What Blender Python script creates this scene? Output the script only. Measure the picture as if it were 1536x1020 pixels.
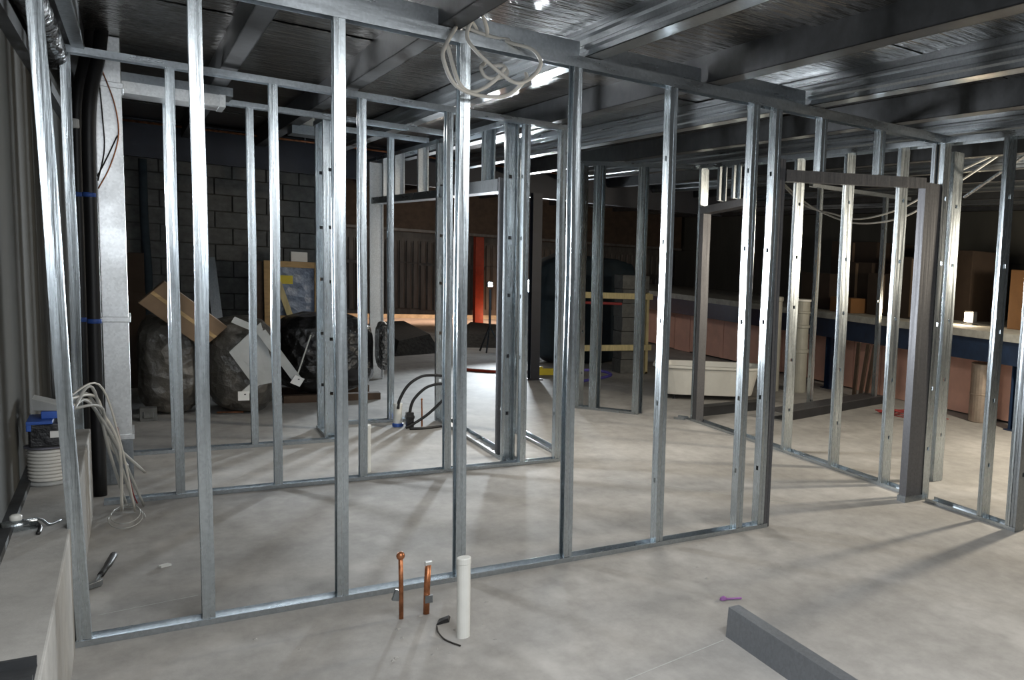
import bpy, bmesh, math, random
from mathutils import Vector, Matrix
random.seed(7)
scene = bpy.context.scene
for o in list(bpy.data.objects): bpy.data.objects.remove(o)
COL = scene.collection

# ------------------------------------------------------------ camera
F, CXP, CYP = 1287.288, 564.4615, 38.7939          # focal length and principal point offset in pixels of a 1536 x 1020 frame
YAW, PIT, ROL = map(math.radians, (41.54546, 6.069627, -3.534201))
CAM = Vector((0, 0, 1.714105))
fwd = Vector((math.sin(YAW)*math.cos(PIT), math.cos(YAW)*math.cos(PIT), -math.sin(PIT)))
rgt = Vector((math.cos(YAW), -math.sin(YAW), 0)); up = rgt.cross(fwd)
r2 = rgt*math.cos(ROL) - up*math.sin(ROL); u2 = rgt*math.sin(ROL) + up*math.cos(ROL)
cd = bpy.data.cameras.new('camera'); cam = bpy.data.objects.new('camera', cd); COL.objects.link(cam)
M = Matrix((r2, u2, -fwd)).transposed().to_4x4(); M.translation = CAM; cam.matrix_world = M
cd.sensor_width = 36; cd.lens = F/1536*36; cd.shift_x = -CXP/1536; cd.shift_y = CYP/1536
cd.clip_start = .05; cd.clip_end = 100
scene.camera = cam

# ------------------------------------------------------------ world, lights, exposure
w = bpy.data.worlds.new('site_gloom'); scene.world = w; w.use_nodes = True
bg = w.node_tree.nodes['Background']; bg.inputs[0].default_value = (.62, .7, .8, 1); bg.inputs[1].default_value = .05
vs = scene.view_settings; vs.view_transform = 'Standard'; vs.look = 'None'; vs.gamma = 1; vs.exposure = 0.0; vs.use_curve_mapping = False

def light(name, kind, loc, power, col, size=.1, aim=None, spread=None, size_y=None):
    l = bpy.data.lights.new(name, kind); l.energy = power; l.color = col
    if kind == 'AREA':
        l.size = size
        if size_y: l.shape = 'RECTANGLE'; l.size_y = size_y
        if spread: l.spread = math.radians(spread)
    else: l.shadow_soft_size = size
    o = bpy.data.objects.new(name, l); COL.objects.link(o); o.location = loc
    if aim is not None:
        o.rotation_euler = (Vector(aim)-Vector(loc)).to_track_quat('-Z', 'Y').to_euler()
    return o
light('flash_lamp', 'AREA', (-.10, .02, 1.86), 17, (.88, .94, 1), .10, (1.0, 6, 1.5), 170)
light('warm_site_lamp', 'POINT', (6.9, 4.2, 1.95), 380, (1, .88, .70), .13)
light('rear_fill_light', 'AREA', (1.6, -1.8, 2.7), 38, (.96, .98, 1), 2.4, (1.8, 4.5, 0), 160, .6)  # added fill light behind the camera, lifts the overall level
light('front_fill_light', 'AREA', (1.2, 1.6, 2.72), 82, (.98, .98, .97), 2.2, (1.2, 2.0, 0), 170, .3)  # added overhead fill, brightens the foreground floor
light('corridor_fill_light', 'AREA', (3.4, 7.4, 2.66), 48, (1, .93, .82), .9, (3.3, 7.3, 0), 170, .3)  # added interior fill above the corridor floor
light('room_fill_light', 'AREA', (1.5, 8.0, 2.66), 11, (1, .97, .93), .9, (1.5, 7.6, 0), 170, .3)  # added soft fill for the floor behind the second frame
light('stud_fill_light', 'AREA', (-.24, 9.2, 1.5), 55, (.92, .96, 1), .35, (2.6, 5.6, 1.5), 72, 1.1)  # hidden light added to brighten the left faces of the studs
light('bay_fill_light', 'POINT', (4.2, 16.5, 1.9), 46, (1, .9, .8), .15)  # added point light, lifts the far cladding wall
light('foot_lamp', 'POINT', (6.05, 19.7, .22), 13, (1, .55, .32), .1)

# ------------------------------------------------------------ materials
MATS = {}
def nmat(name):
    m = bpy.data.materials.new(name); m.use_nodes = True; MATS[name] = m
    nt = m.node_tree; b = nt.nodes['Principled BSDF']
    return m, nt, b
def tex(nt, kind, scale, mapping=(1, 1, 1), **kw):
    tc = nt.nodes.new('ShaderNodeNewGeometry'); mp = nt.nodes.new('ShaderNodeMapping'); mp.inputs['Scale'].default_value = mapping
    nt.links.new(tc.outputs['Position'], mp.inputs[0])
    t = nt.nodes.new('ShaderNodeTex'+kind); t.inputs['Scale'].default_value = scale
    for k, v in kw.items(): t.inputs[k].default_value = v
    nt.links.new(mp.outputs[0], t.inputs['Vector']); return t
def ramp(nt, src, stops):
    r = nt.nodes.new('ShaderNodeValToRGB'); e = r.color_ramp.elements
    e[0].position, e[0].color = stops[0][0], (*stops[0][1], 1); e[1].position, e[1].color = stops[-1][0], (*stops[-1][1], 1)
    for p, c in stops[1:-1]: q = e.new(p); q.color = (*c, 1)
    nt.links.new(src, r.inputs[0]); return r
def bump(nt, b, src, strength, dist=.01, prev=None):
    n = nt.nodes.new('ShaderNodeBump'); n.inputs['Strength'].default_value = strength; n.inputs['Distance'].default_value = dist
    nt.links.new(src, n.inputs['Height'])
    if prev: nt.links.new(prev.outputs[0], n.inputs['Normal'])
    nt.links.new(n.outputs[0], b.inputs['Normal']); return n
def plain(name, col, rough=.6, metal=0, var=.25, scale=8, bmp=.15, mapping=(1, 1, 1), spec=.5):
    m, nt, b = nmat(name)
    t = tex(nt, 'Noise', scale, mapping, Detail=6, Roughness=.6)
    lo = tuple(c*(1-var) for c in col); hi = tuple(min(1, c*(1+var)) for c in col)
    r = ramp(nt, t.outputs['Fac'], [(.3, lo), (.7, hi)]); nt.links.new(r.outputs[0], b.inputs['Base Color'])
    b.inputs['Roughness'].default_value = rough; b.inputs['Metallic'].default_value = metal; b.inputs['Specular IOR Level'].default_value = spec
    if bmp: bump(nt, b, t.outputs['Fac'], bmp)
    return m
def galv(name, base, rough, metal=.9, wave=.35, stretch=(9, 9, .35)):
    m, nt, b = nmat(name)
    v = tex(nt, 'Voronoi', 90, (1, 1, .8)); n = tex(nt, 'Noise', 5, stretch, Detail=4)
    lo = tuple(c*.9 for c in base); hi = tuple(min(1, c*1.07) for c in base)
    r = ramp(nt, v.outputs['Color'], [(.1, lo), (.9, hi)]); nt.links.new(r.outputs[0], b.inputs['Base Color'])
    rr = ramp(nt, n.outputs['Fac'], [(.3, (rough-.06,)*3), (.7, (rough+.08,)*3)]); nt.links.new(rr.outputs[0], b.inputs['Roughness'])
    b.inputs['Metallic'].default_value = metal
    bump(nt, b, n.outputs['Fac'], wave, .012)
    return m
galv('galvanized_steel', (.50, .55, .58), .26, .95, .17)
galv('track_steel', (.46, .50, .53), .30, .95, .15, (.6, .6, 3))
galv('dull_steel', (.30, .325, .345), .34, .9, .2)
galv('jamb_steel', (.12, .122, .132), .45, .5, .12)
galv('joist_steel', (.33, .355, .375), .32, .9, .15, (4, .15, 6))
galv('duct_steel', (.80, .82, .83), .36, .85, .05, (1, 1, .8))
galv('channel_steel', (.17, .185, .205), .42, .5, .1, (3, .3, 3))
plain('dark_joist', (.045, .048, .052), .5, .3, .3, 10, .1)
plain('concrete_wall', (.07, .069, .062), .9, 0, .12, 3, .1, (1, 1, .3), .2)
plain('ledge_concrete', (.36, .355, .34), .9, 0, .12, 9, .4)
plain('block', (.115, .118, .115), .9, 0, .25, 14, .5)
plain('mortar', (.075, .075, .072), .95)
plain('navy_paint', (.012, .015, .026), .45, .2, .2)
plain('navy_bright', (.011, .025, .06), .45, .1, .25)
plain('orange_paint', (.33, .035, .01), .5)
plain('pink_board', (.72, .42, .33), .8, 0, .12, 3, .1)
plain('black_rubber', (.012, .012, .013), .45)
plain('black_plastic', (.014, .014, .016), .3, 0, .5, 20, .8)
plain('black_paint', (.02, .022, .026), .5)
plain('pvc_white', (.72, .73, .70), .4, 0, .06)
plain('pvc_grey', (.34, .34, .30), .45, 0, .1)
plain('copper_pipe', (.42, .17, .08), .38, .75, .45, 30, .2)
plain('cable_white', (.66, .65, .61), .55, 0, .08)
plain('cable_grey', (.42, .43, .42), .55, 0, .1)
plain('blue_plastic', (.03, .10, .42), .4)
plain('blue_tape', (.03, .09, .36), .5)
plain('lilac_plastic', (.30, .30, .36), .5)
plain('paper_white', (.75, .75, .73), .8, 0, .05)
plain('white_enamel', (.70, .70, .66), .35, 0, .05)
plain('cardboard', (.21, .14, .085), .85, 0, .12, 5, .1)
plain('cardboard_dark', (.035, .022, .014), .9, 0, .2, 5, .1)
plain('cardboard_orange', (.14, .065, .02), .85, 0, .15, 5, .1)
plain('timber', (.42, .28, .13), .7, 0, .25, 6, .15, (1, 1, 6))
plain('timber_pale', (.55, .47, .25), .7, 0, .2, 6, .15, (6, 1, 1))
plain('timber_dark', (.07, .045, .03), .8, 0, .3)
plain('yellow_label', (.62, .50, .02), .5, 0, .1)
plain('teal_label', (.02, .16, .16), .5)
plain('red_wire', (.30, .045, .045), .5)
plain('purple_plastic', (.30, .12, .36), .5)
plain('violet_hose', (.10, .08, .36), .5)
plain('dark_cloth', (.018, .03, .04), .9)
plain('teal_cloth', (.006, .016, .024), .8)
plain('beige_panel', (.42, .38, .28), .8)
plain('slab_edge', (.36, .36, .33), .85)
plain('rubble_dark', (.03, .028, .026), .95, 0, .6, 20, 1)
plain('brown_metal', (.13, .12, .112), .55, .3, .3, 3, .2, (4, 1, .6))
plain('drum_steel', (.40, .33, .27), .35, .7, .2)

def wrap(name, col, rough, alpha=1.0, scale=9, strength=.9, metal=0):
    m, nt, b = nmat(name)
    v = tex(nt, 'Voronoi', scale, (1, 1, 1)); n = tex(nt, 'Noise', scale*1.7, Detail=5)
    r = ramp(nt, n.outputs['Fac'], [(.3, tuple(c*.6 for c in col)), (.7, col)]); nt.links.new(r.outputs[0], b.inputs['Base Color'])
    b.inputs['Roughness'].default_value = rough; b.inputs['Metallic'].default_value = metal
    a = bump(nt, b, v.outputs['Distance'], strength, .03); bump(nt, b, n.outputs['Fac'], strength, .02, a)
    return m
wrap('grey_wrap', (.13, .12, .105), .32)
wrap('black_wrap', (.012, .012, .013), .25, scale=12)
wrap('blue_wrap', (.22, .28, .40), .22, scale=7)
wrap('foil_wrap', (.30, .30, .30), .25, scale=25, metal=.7)
# crinkled reflective foil under the slab
m, nt, b = nmat('ceiling_foil')
n1 = tex(nt, 'Noise', 3.5, (1.0, 5, 1), Detail=3, Roughness=.55); n2 = tex(nt, 'Noise', 15, (1, 3.5, 1), Detail=2); n3 = tex(nt, 'Noise', 1.3, Detail=4)
r = ramp(nt, n3.outputs['Fac'], [(.3, (.11, .103, .094)), (.7, (.27, .26, .245))]); nt.links.new(r.outputs[0], b.inputs['Base Color'])
b.inputs['Metallic'].default_value = .85; b.inputs['Roughness'].default_value = .2
a = bump(nt, b, n1.outputs['Fac'], 1.0, .03); bump(nt, b, n2.outputs['Fac'], 1.0, .006, a)
# concrete floor
m, nt, b = nmat('floor_concrete')
n1 = tex(nt, 'Noise', 1.1, Detail=8, Roughness=.62); n2 = tex(nt, 'Noise', 9, (1, .6, 1), Detail=8, Roughness=.7); n3 = tex(nt, 'Noise', 2.6, (1, .5, 1), Detail=5)
r1 = ramp(nt, n1.outputs['Fac'], [(.32, (.31, .304, .293)), (.5, (.385, .377, .363)), (.68, (.47, .46, .445))])
r2_ = ramp(nt, n2.outputs['Fac'], [(.3, (.70, .70, .70)), (.62, (1, 1, 1)), (.78, (1.0, 1.0, 1.0))])
mx = nt.nodes.new('ShaderNodeMixRGB'); mx.blend_type = 'MULTIPLY'; mx.inputs[0].default_value = .75
nt.links.new(r1.outputs[0], mx.inputs[1]); nt.links.new(r2_.outputs[0], mx.inputs[2])
r3 = ramp(nt, n3.outputs['Fac'], [(.6, (0, 0, 0)), (.72, (.6, .6, .6))])
mx2 = nt.nodes.new('ShaderNodeMixRGB'); mx2.inputs[2].default_value = (.55, .54, .52, 1)
nt.links.new(r3.outputs[0], mx2.inputs[0]); nt.links.new(mx.outputs[0], mx2.inputs[1]); nt.links.new(mx2.outputs[0], b.inputs['Base Color'])
b.inputs['Roughness'].default_value = .8; b.inputs['Specular IOR Level'].default_value = .35
bump(nt, b, n2.outputs['Fac'], .25, .006)
def emis(name, col, s):
    m, nt, b = nmat(name); b.inputs['Base Color'].default_value = (*col, 1); b.inputs['Emission Color'].default_value = (*col, 1)
    b.inputs['Emission Strength'].default_value = s
emis('flood_glass', (.8, .9, 1), 60); emis('bright_spot_glass', (1, .84, .6), 14)

# ------------------------------------------------------------ helpers
class MB:
    def __init__(s): s.v, s.f = [], []
    def poly(s, pts, faces):
        k = len(s.v); s.v += [Vector(p) for p in pts]; s.f += [tuple(i+k for i in f) for f in faces]; return s
    def hexa(s, p):           # 8 points, bottom ring then top ring
        return s.poly(p, [(3, 2, 1, 0), (4, 5, 6, 7), (0, 1, 5, 4), (1, 2, 6, 5), (2, 3, 7, 6), (3, 0, 4, 7)])
    def box(s, x0, x1, y0, y1, z0, z1):
        return s.hexa([(x0, y0, z0), (x1, y0, z0), (x1, y1, z0), (x0, y1, z0), (x0, y0, z1), (x1, y0, z1), (x1, y1, z1), (x0, y1, z1)])
    def obox(s, c, sx, sy, sz, rot=None):
        R = rot if rot is not None else Matrix.Identity(3); c = Vector(c)
        pts = [c + R @ Vector((a*sx/2, b_*sy/2, d*sz/2)) for d in (-1, 1) for a, b_ in ((-1, -1), (1, -1), (1, 1), (-1, 1))]
        return s.hexa(pts)
    def bar(s, a, b, wd, ht, upv=(0, 0, 1)):
        a, b = Vector(a), Vector(b); d = (b-a).normalized(); n = d.cross(Vector(upv))
        if n.length < 1e-4: n = d.cross(Vector((1, 0, 0)))
        n.normalize(); q = n.cross(d)
        r = [n*-wd/2+q*-ht/2, n*wd/2+q*-ht/2, n*wd/2+q*ht/2, n*-wd/2+q*ht/2]
        return s.hexa([a+x for x in r]+[b+x for x in r])
    def tube(s, pts, rad, n=8, cap=True):
        pts = [Vector(p) for p in pts]; k0 = len(s.v); rings = []
        t0 = (pts[1]-pts[0]).normalized(); ref = Vector((0, 0, 1)) if abs(t0.z) < .9 else Vector((1, 0, 0)); nrm = t0.cross(ref).normalized()
        for i, p in enumerate(pts):
            t = (pts[min(i+1, len(pts)-1)]-pts[max(i-1, 0)]).normalized(); nrm = (nrm-t*nrm.dot(t)).normalized(); bi = t.cross(nrm)
            rr = rad[i] if isinstance(rad, (list, tuple)) else rad
            rings.append([len(s.v)+j for j in range(n)])
            s.v += [p+(nrm*math.cos(2*math.pi*j/n)+bi*math.sin(2*math.pi*j/n))*rr for j in range(n)]
        for a, b in zip(rings, rings[1:]):
            s.f += [(a[j], a[(j+1) % n], b[(j+1) % n], b[j]) for j in range(n)]
        if cap: s.f += [tuple(reversed(rings[0])), tuple(rings[-1])]
        return s
    def lathe(s, c, prof, n=24):     # prof: (radius, z)
        c = Vector(c); return s.tube([c+Vector((0, 0, z)) for r, z in prof], [max(r, 1e-4) for r, z in prof], n)
    def build(s, name, mat, parent=None, origin=None, smooth=False, bevel=0):
        o3 = parent.get('_o') if parent is not None else None
        org = Vector(o3) if parent is not None else Vector(origin if origin is not None else (0, 0, 0))
        me = bpy.data.meshes.new(name); me.from_pydata([v-org for v in s.v], [], s.f)
        bm = bmesh.new(); bm.from_mesh(me); bmesh.ops.recalc_face_normals(bm, faces=bm.faces); bm.to_mesh(me); bm.free()
        if smooth:
            for p in me.polygons: p.use_smooth = True
        me.materials.append(MATS[mat]); o = bpy.data.objects.new(name, me); COL.objects.link(o)
        if bevel:
            bv = o.modifiers.new('bevel', 'BEVEL'); bv.width = bevel; bv.segments = 2
        if parent is not None: o.parent = parent
        else: o.location = org
        o['_o'] = tuple(org); return o
def tag(o, label=None, cat=None, group=None, kind=None):
    for k, v in (('label', label), ('category', cat), ('group', group), ('kind', kind)):
        if v: o[k] = v
    return o
def thing(name, loc, label, cat, group=None, kind=None):
    o = bpy.data.objects.new(name, None); COL.objects.link(o); o.location = loc; o.empty_display_size = .1; o['_o'] = tuple(loc)
    return tag(o, label, cat, group, kind)
def cr(pts, n=6):                    # catmull-rom
    pts = [Vector(p) for p in pts]; P = [pts[0]*2-pts[1]]+pts+[pts[-1]*2-pts[-2]]; out = []
    for i in range(1, len(P)-2):
        a, b, c, d = P[i-1:i+3]
        for k in range(n):
            t = k/n; out.append(.5*((2*b)+(c-a)*t+(2*a-5*b+4*c-d)*t*t+(3*b-a-3*c+d)*t**3))
    return out+[pts[-1]]

# ------------------------------------------------------------ setting
H = 2.7; XL = -.41; ZF = 2.92; YB = 13.2; XR = 13.0
fl = tag(MB().box(XL-.2, XR, -3, 26, -.2, 0).build('floor', 'floor_concrete'), kind='structure', label='bare grey concrete floor slab with dusty stains')
for a, b in (((.95, 3.05), (2.0, 3.28)), ((2.75, 6.35), (3.5, 5.2)), ((3.5, 5.2), (3.75, 4.9)), ((-.15, 5.0), (.2, 5.06))):
    MB().bar((*a, .0004), (*b, .0004), .006, .0012).build('saw_cut', 'cable_grey', fl)
lg = tag(MB().box(XL, -.21, -3, 6.95, -.01, .5).build('concrete_ledge', 'ledge_concrete', bevel=.006), kind='structure', label='raised pale concrete ledge along the left wall')
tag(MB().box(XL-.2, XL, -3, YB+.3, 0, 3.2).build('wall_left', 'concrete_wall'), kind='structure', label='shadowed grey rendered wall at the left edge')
tag(MB().box(XL, XL+.035, 3, 12, .5, .53).box(XL, XL+.05, 2, 12, 2.55, 2.62).build('trim_1', 'dark_joist'), kind='structure', label='thin steel trim lines on the left wall')
# block wall: every block is a piece
wb = tag(MB().box(XL, 2.0, YB+.06, YB+.3, 0, 3.0).build('wall_back', 'mortar'), kind='structure', label='dark concrete block wall behind the wrapped bales')
bme = MB().box(0, .325, 0, .07, 0, .185).build('block', 'block', wb, bevel=.004)
bme.location = (XL, YB, 0); bme.parent = wb; wbo = Vector(wb['_o'])
first = True
for row in range(13):
    x = XL-(.17 if row % 2 else 0)
    while x < 1.95:
        x0 = max(x, XL); x1 = min(x+.325, 2.0)
        if x1-x0 > .05:
            if first: o = bme; first = False
            else: o = bme.copy(); COL.objects.link(o)
            o.parent = wb; o.location = (x0, YB+random.uniform(-.008, .008), row*.197+.01); o.scale = ((x1-x0)/.325, 1, 1)
        x += .337
# far cladding wall, stopping short of the floor over a lit gap
fw = tag(MB().box(1.5, 12.9, 20.52, 20.6, .24, 3.2).box(1.5, 12.9, 20.46, 20.52, 1.75, 1.86).build('wall_far', 'brown_metal'), kind='structure', label='dark ribbed metal cladding wall at the far end')
x = 2.0; cs = None
while x < 11:
    if cs is None:
        mb = MB()
        for k in range(5): mb.hexa([(k*.13, 0, 0), (k*.13+.07, 0, 0), (k*.13+.095, .03, 0), (k*.13-.025, .03, 0), (k*.13, 0, 1), (k*.13+.07, 0, 1), (k*.13+.095, .03, 1), (k*.13-.025, .03, 1)])
        mb.box(-.02, .64, .03, .034, 0, 1); cs = mb.build('cladding_sheet', 'brown_metal', fw); o = cs
    else: o = cs.copy(); COL.objects.link(o)
    o.location = (x, 20.45, .36+random.uniform(-.05, .02)); o.scale = (1, 1, .95+random.uniform(-.06, .03)); o.parent = fw
    o2 = cs.copy(); COL.objects.link(o2); o2.parent = fw; o2.location = (x, 20.44, 1.35); o2.scale = (1, 1, .45)
    x += .66
tag(MB().box(2.02, 10.1, 19.3, 19.5, 1.97, 2.9).build('trim_2', 'timber_dark'), kind='structure', label='dark bulkhead over the far cladding wall')
tag(MB().box(2.02, 10.1, 19.26, 19.3, 1.98, 2.03).build('trim_3', 'brown_metal'), kind='structure', label='thin pale rail along the far bulkhead')
tag(MB().box(1.0, 13.0, 22.6, 22.8, 0, 3).build('wall_outer', 'beige_panel'), kind='structure', label='pale wall lit orange beyond the far cladding')
light('far_sodium_lamp', 'AREA', (5.5, 21.2, 1.2), 70, (1, .62, .42), 3.0, (5.5, 22.5, .1), 170, .6)
tag(MB().box(12.8, 13.0, -3, 23, 0, 3.2).build('wall_right', 'block'), kind='structure', label='dark wall far behind the raised dock')

# ceiling: slab, foil panels between joists, joists
ce = tag(MB().box(XL-.2, XR, -3, 23, ZF+.05, ZF+.25).build('ceiling', 'dark_joist'), kind='structure', label='dark slab soffit lined with crinkled silver foil')
JX = [-.28, .455, 1.13, 1.84, 2.56, 3.31, 4.02, 4.74, 5.46, 6.18, 6.9, 7.62, 8.34, 9.06, 9.78, 10.5, 11.2]; ZJ = 2.764
mb = MB(); mb.box(0, 1, 0, 1, 0, .004); foil = None
for i, x in enumerate(JX):
    x0 = x+.05; x1 = JX[i+1]+.03 if i+1 < len(JX) else x+.75; y = -1.5
    while y < 20:
        L = 2.55
        if foil is None: foil = mb.build('foil_panel', 'ceiling_foil', ce); o = foil
        else: o = foil.copy(); COL.objects.link(o); o.parent = ce
        o.location = (x0-.02, y+.01, ZF+random.uniform(0, .02)); o.scale = (x1-x0+.04, L-.02, 1)
        o.rotation_euler = (random.uniform(-.006, .006), random.uniform(-.012, .012), 0)
        y += L
    # foil repeats with object coordinates of each panel
proto = {}
for i, x in enumerate(JX):
    kind = 'ribbed' if i % 2 and i > 1 else 'flat'
    if kind not in proto:
        mb = MB()
        if kind == 'ribbed':
            prof = [(0, 0), (.004, .0), (.004, .03), (.016, .036), (.016, .05), (.004, .056), (.004, .09), (.016, .096), (.016, .11), (.004, .116), (.004, .175), (0, .175)]
            pr = [(.0, 0)]+[(a, z) for a, z in prof[1:-1]]+[(0, .175)]
            pts = [(a, 0, z) for a, z in prof]+[(a, 1, z) for a, z in prof]; n = len(prof)
            # web with two rolled ribs
            web = [(.0, 0), (0, .03), (-.012, .04), (-.012, .055), (0, .065), (0, .095), (-.012, .105), (-.012, .12), (0, .13), (0, .175)]
            for (a, z), (c, d) in zip(web, web[1:]):
                mb.hexa([(a, 0, z), (a+.004, 0, z), (a+.004, 1, z), (a, 1, z), (c, 0, d), (c+.004, 0, d), (c+.004, 1, d), (c, 1, d)])
            mb.box(0, .085, 0, 1, 0, .004).box(.081, .085, 0, 1, 0, .02).box(0, .085, 0, 1, .171, .175)
        else:
            mb.box(0, .006, 0, 1, 0, .175).box(0, .09, 0, 1, 0, .006).box(.084, .09, 0, 1, 0, .175)
        proto[kind] = mb.build('joist', 'joist_steel' if kind == 'ribbed' else 'dark_joist', ce); o = proto[kind]
    else: o = proto[kind].copy(); COL.objects.link(o); o.parent = ce
    o.location = (x, -1.5, ZJ); o.scale = (1, 22, 1)

# ------------------------------------------------------------ steel stud frames
class Frame:
    def __init__(s, name, P0, ang, label, W=.078):
        s.P = Vector((*P0, 0)); a = math.radians(ang); s.d = Vector((math.cos(a), math.sin(a), 0)); s.n = Vector((-math.sin(a), math.cos(a), 0))
        if ang == 90: s.n = Vector((1, 0, 0))
        s.W = W; s.root = thing(name, s.P, label, 'stud wall')
    def pt(s, u, v, z): return s.P+s.d*u+s.n*v+Vector((0, 0, z))
    def plate(s, mb, u0, u1, v0, v1, z0, z1):
        mb.hexa([s.pt(u0, v0, z0), s.pt(u1, v0, z0), s.pt(u1, v1, z0), s.pt(u0, v1, z0), s.pt(u0, v0, z1), s.pt(u1, v0, z1), s.pt(u1, v1, z1), s.pt(u0, v1, z1)])
    def track(s, u0, u1, top=False, mat='track_steel', leg=None, z=None):
        mb = MB(); t = .002; W = s.W; leg = leg or (.042 if top else .027)
        if top:
            z = H if z is None else z
            s.plate(mb, u0, u1, -.003, W+.003, z+leg-t, z+leg); s.plate(mb, u0, u1, -.005, -.003, z, z+leg); s.plate(mb, u0, u1, W+.003, W+.005, z, z+leg)
        else:
            z = 0 if z is None else z
            s.plate(mb, u0, u1, -.003, W+.003, z+.001, z+.001+t); s.plate(mb, u0, u1, -.005, -.003, z+.001, z+leg); s.plate(mb, u0, u1, W+.003, W+.005, z+.001, z+leg)
        return mb.build('top_track' if top else 'bottom_track', mat, s.root)
    def stud(s, u, z0=.004, z1=None, b=.045, web=1, mat='galvanized_steel', holes=True, lean=0., W=None, v0=0, bow=.004, name='stud'):
        z1 = H+.035 if z1 is None else z1; W = W or s.W; t = .002; mb = MB(); L = z1-z0
        ph = random.uniform(0, 6.28); k = random.choice((1.5, 2.3, 3.1)); A = bow*min(1, L/2)
        def off(z): q = (z-z0)/max(L, .01); return A*math.sin(k*math.pi*q+ph)*math.sin(math.pi*q)+lean*q
        def strip(quad, za, zb):        # quad: four (u,v), extruded with the bow
            n = max(1, int(round((zb-za)/.27))); k0 = len(mb.v)
            for i in range(n+1):
                z = za+(zb-za)*i/n; mb.v += [s.pt(u+a+off(z), v0+v, z) for a, v in quad]
            for i in range(n):
                a = k0+4*i; mb.f += [(a+j, a+(j+1) % 4, a+4+(j+1) % 4, a+4+j) for j in range(4)]
            mb.f += [(k0+3, k0+2, k0+1, k0), tuple(k0+4*n+j for j in range(4))]
        uw = 0 if web == 0 else b-t; uo = b-t if web == 0 else 0
        g = .0028
        for v, sg in ((0, 1), (W, -1)):   # grooved flanges
            strip([(0, v), (b*.42, v+sg*g*.3), (b*.42, v+sg*(g*.3+t)), (0, v+sg*t)], z0, z1)
            strip([(b*.42, v+sg*g), (b*.58, v+sg*g), (b*.58, v+sg*(g+t)), (b*.42, v+sg*(g+t))], z0, z1)
            strip([(b*.58, v+sg*g*.3), (b, v), (b, v+sg*t), (b*.58, v+sg*(g*.3+t))], z0, z1)
            strip([(uo, v), (uo+t, v), (uo+t, v+sg*.012), (uo, v+sg*.012)], z0, z1)
        hz = [z for z in (.40, .87, 1.36, 1.82, 2.30) if holes and z0+.1 < z < z1-.1]
        h = .012
        strip([(uw, 0), (uw+t, 0), (uw+t, W/2-h), (uw, W/2-h)], z0, z1); strip([(uw, W/2+h), (uw+t, W/2+h), (uw+t, W), (uw, W)], z0, z1)
        za = z0
        for z in hz+[None]:
            zb = z1 if z is None else z-h*1.2
            strip([(uw, W/2-h), (uw+t, W/2-h), (uw+t, W/2+h), (uw, W/2+h)], za, zb); za = None if z is None else z+h*1.2
        return mb.build(name, mat, s.root)
    def header(s, u0, u1, za, zb, h=.085, mat='jamb_steel', W=None):
        W = W or s.W; t = .003; mb = MB()
        def pl(v0, v1, d0, d1):
            mb.hexa([s.pt(u0, v0, za+d0), s.pt(u1, v0, zb+d0), s.pt(u1, v1, zb+d0), s.pt(u0, v1, za+d0), s.pt(u0, v0, za+d1), s.pt(u1, v0, zb+d1), s.pt(u1, v1, zb+d1), s.pt(u0, v1, za+d1)])
        pl(-.006, -.003, 0, h); pl(W+.003, W+.006, 0, h); pl(-.003, W+.003, 0, t)
        return mb.build('header', mat, s.root)

# front frame with the doorway at its right end
A = Frame('partition_frame', (-.212, 4.641), 0, 'nearest bare steel stud frame, spanning the foreground with a doorway at its right end')
ax = lambda X: X+.212
A.track(0, ax(3.125)); A.track(-.1, ax(4.62), True, leg=.06)
for X, ln in ((-.205, -.076), (.196, 0), (.70, 0), (1.222, 0), (1.778, 0), (2.332, 0), (2.888, 0)): A.stud(ax(X), lean=ln, web=0 if X > 2 else 1)
A.stud(ax(3.052), web=0); A.stud(ax(3.10), b=.04, web=1, mat='jamb_steel', z1=2.40, name='jamb', holes=False)
A.header(ax(3.145), ax(4.37), 2.262, 2.355, .075)
A.stud(ax(3.41), z0=2.345, bow=0, web=0); A.stud(ax(3.915), z0=2.38, bow=0, web=0)
pl = [(.17+.0, 1.13-.0, 2.762, 2.845), (1.24, 1.815, 2.762, 2.84), (1.935, 2.535, 2.762, 2.845), (2.66, 3.285, 2.762, 2.855)]
for x0, x1, z0, z1 in pl:
    mb = MB(); A.plate(mb, ax(x0), ax(x1), .03, .034, z0, z1); A.plate(mb, ax(x0), ax(x1), .034, .06, z0, z0+.004); mb.build('blocking_plate', 'track_steel', A.root)
# second frame
B = Frame('partition_frame', (-.30, 7.027), 0, 'second steel stud frame, behind the nearest one, left of centre')
bx = lambda X: X+.30
B.track(bx(-.165), bx(2.66)); B.track(bx(-.30), bx(2.70), True)
for X, z in ((-.285, .004), (.180, .004), (.70, .004), (1.205, .004), (1.762, .004), (2.318, .004), (2.60, .004)): B.stud(bx(X), z0=z, web=0 if X > 2 else 1)
# third frame
Cc = Frame('partition_frame', (.0, 8.51), 0, 'third steel stud frame, in front of the wrapped bales')
Cc.track(-.04, 1.32); Cc.track(-.04, 2.25, True)
for X in (.20, .70): Cc.stud(X)
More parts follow.
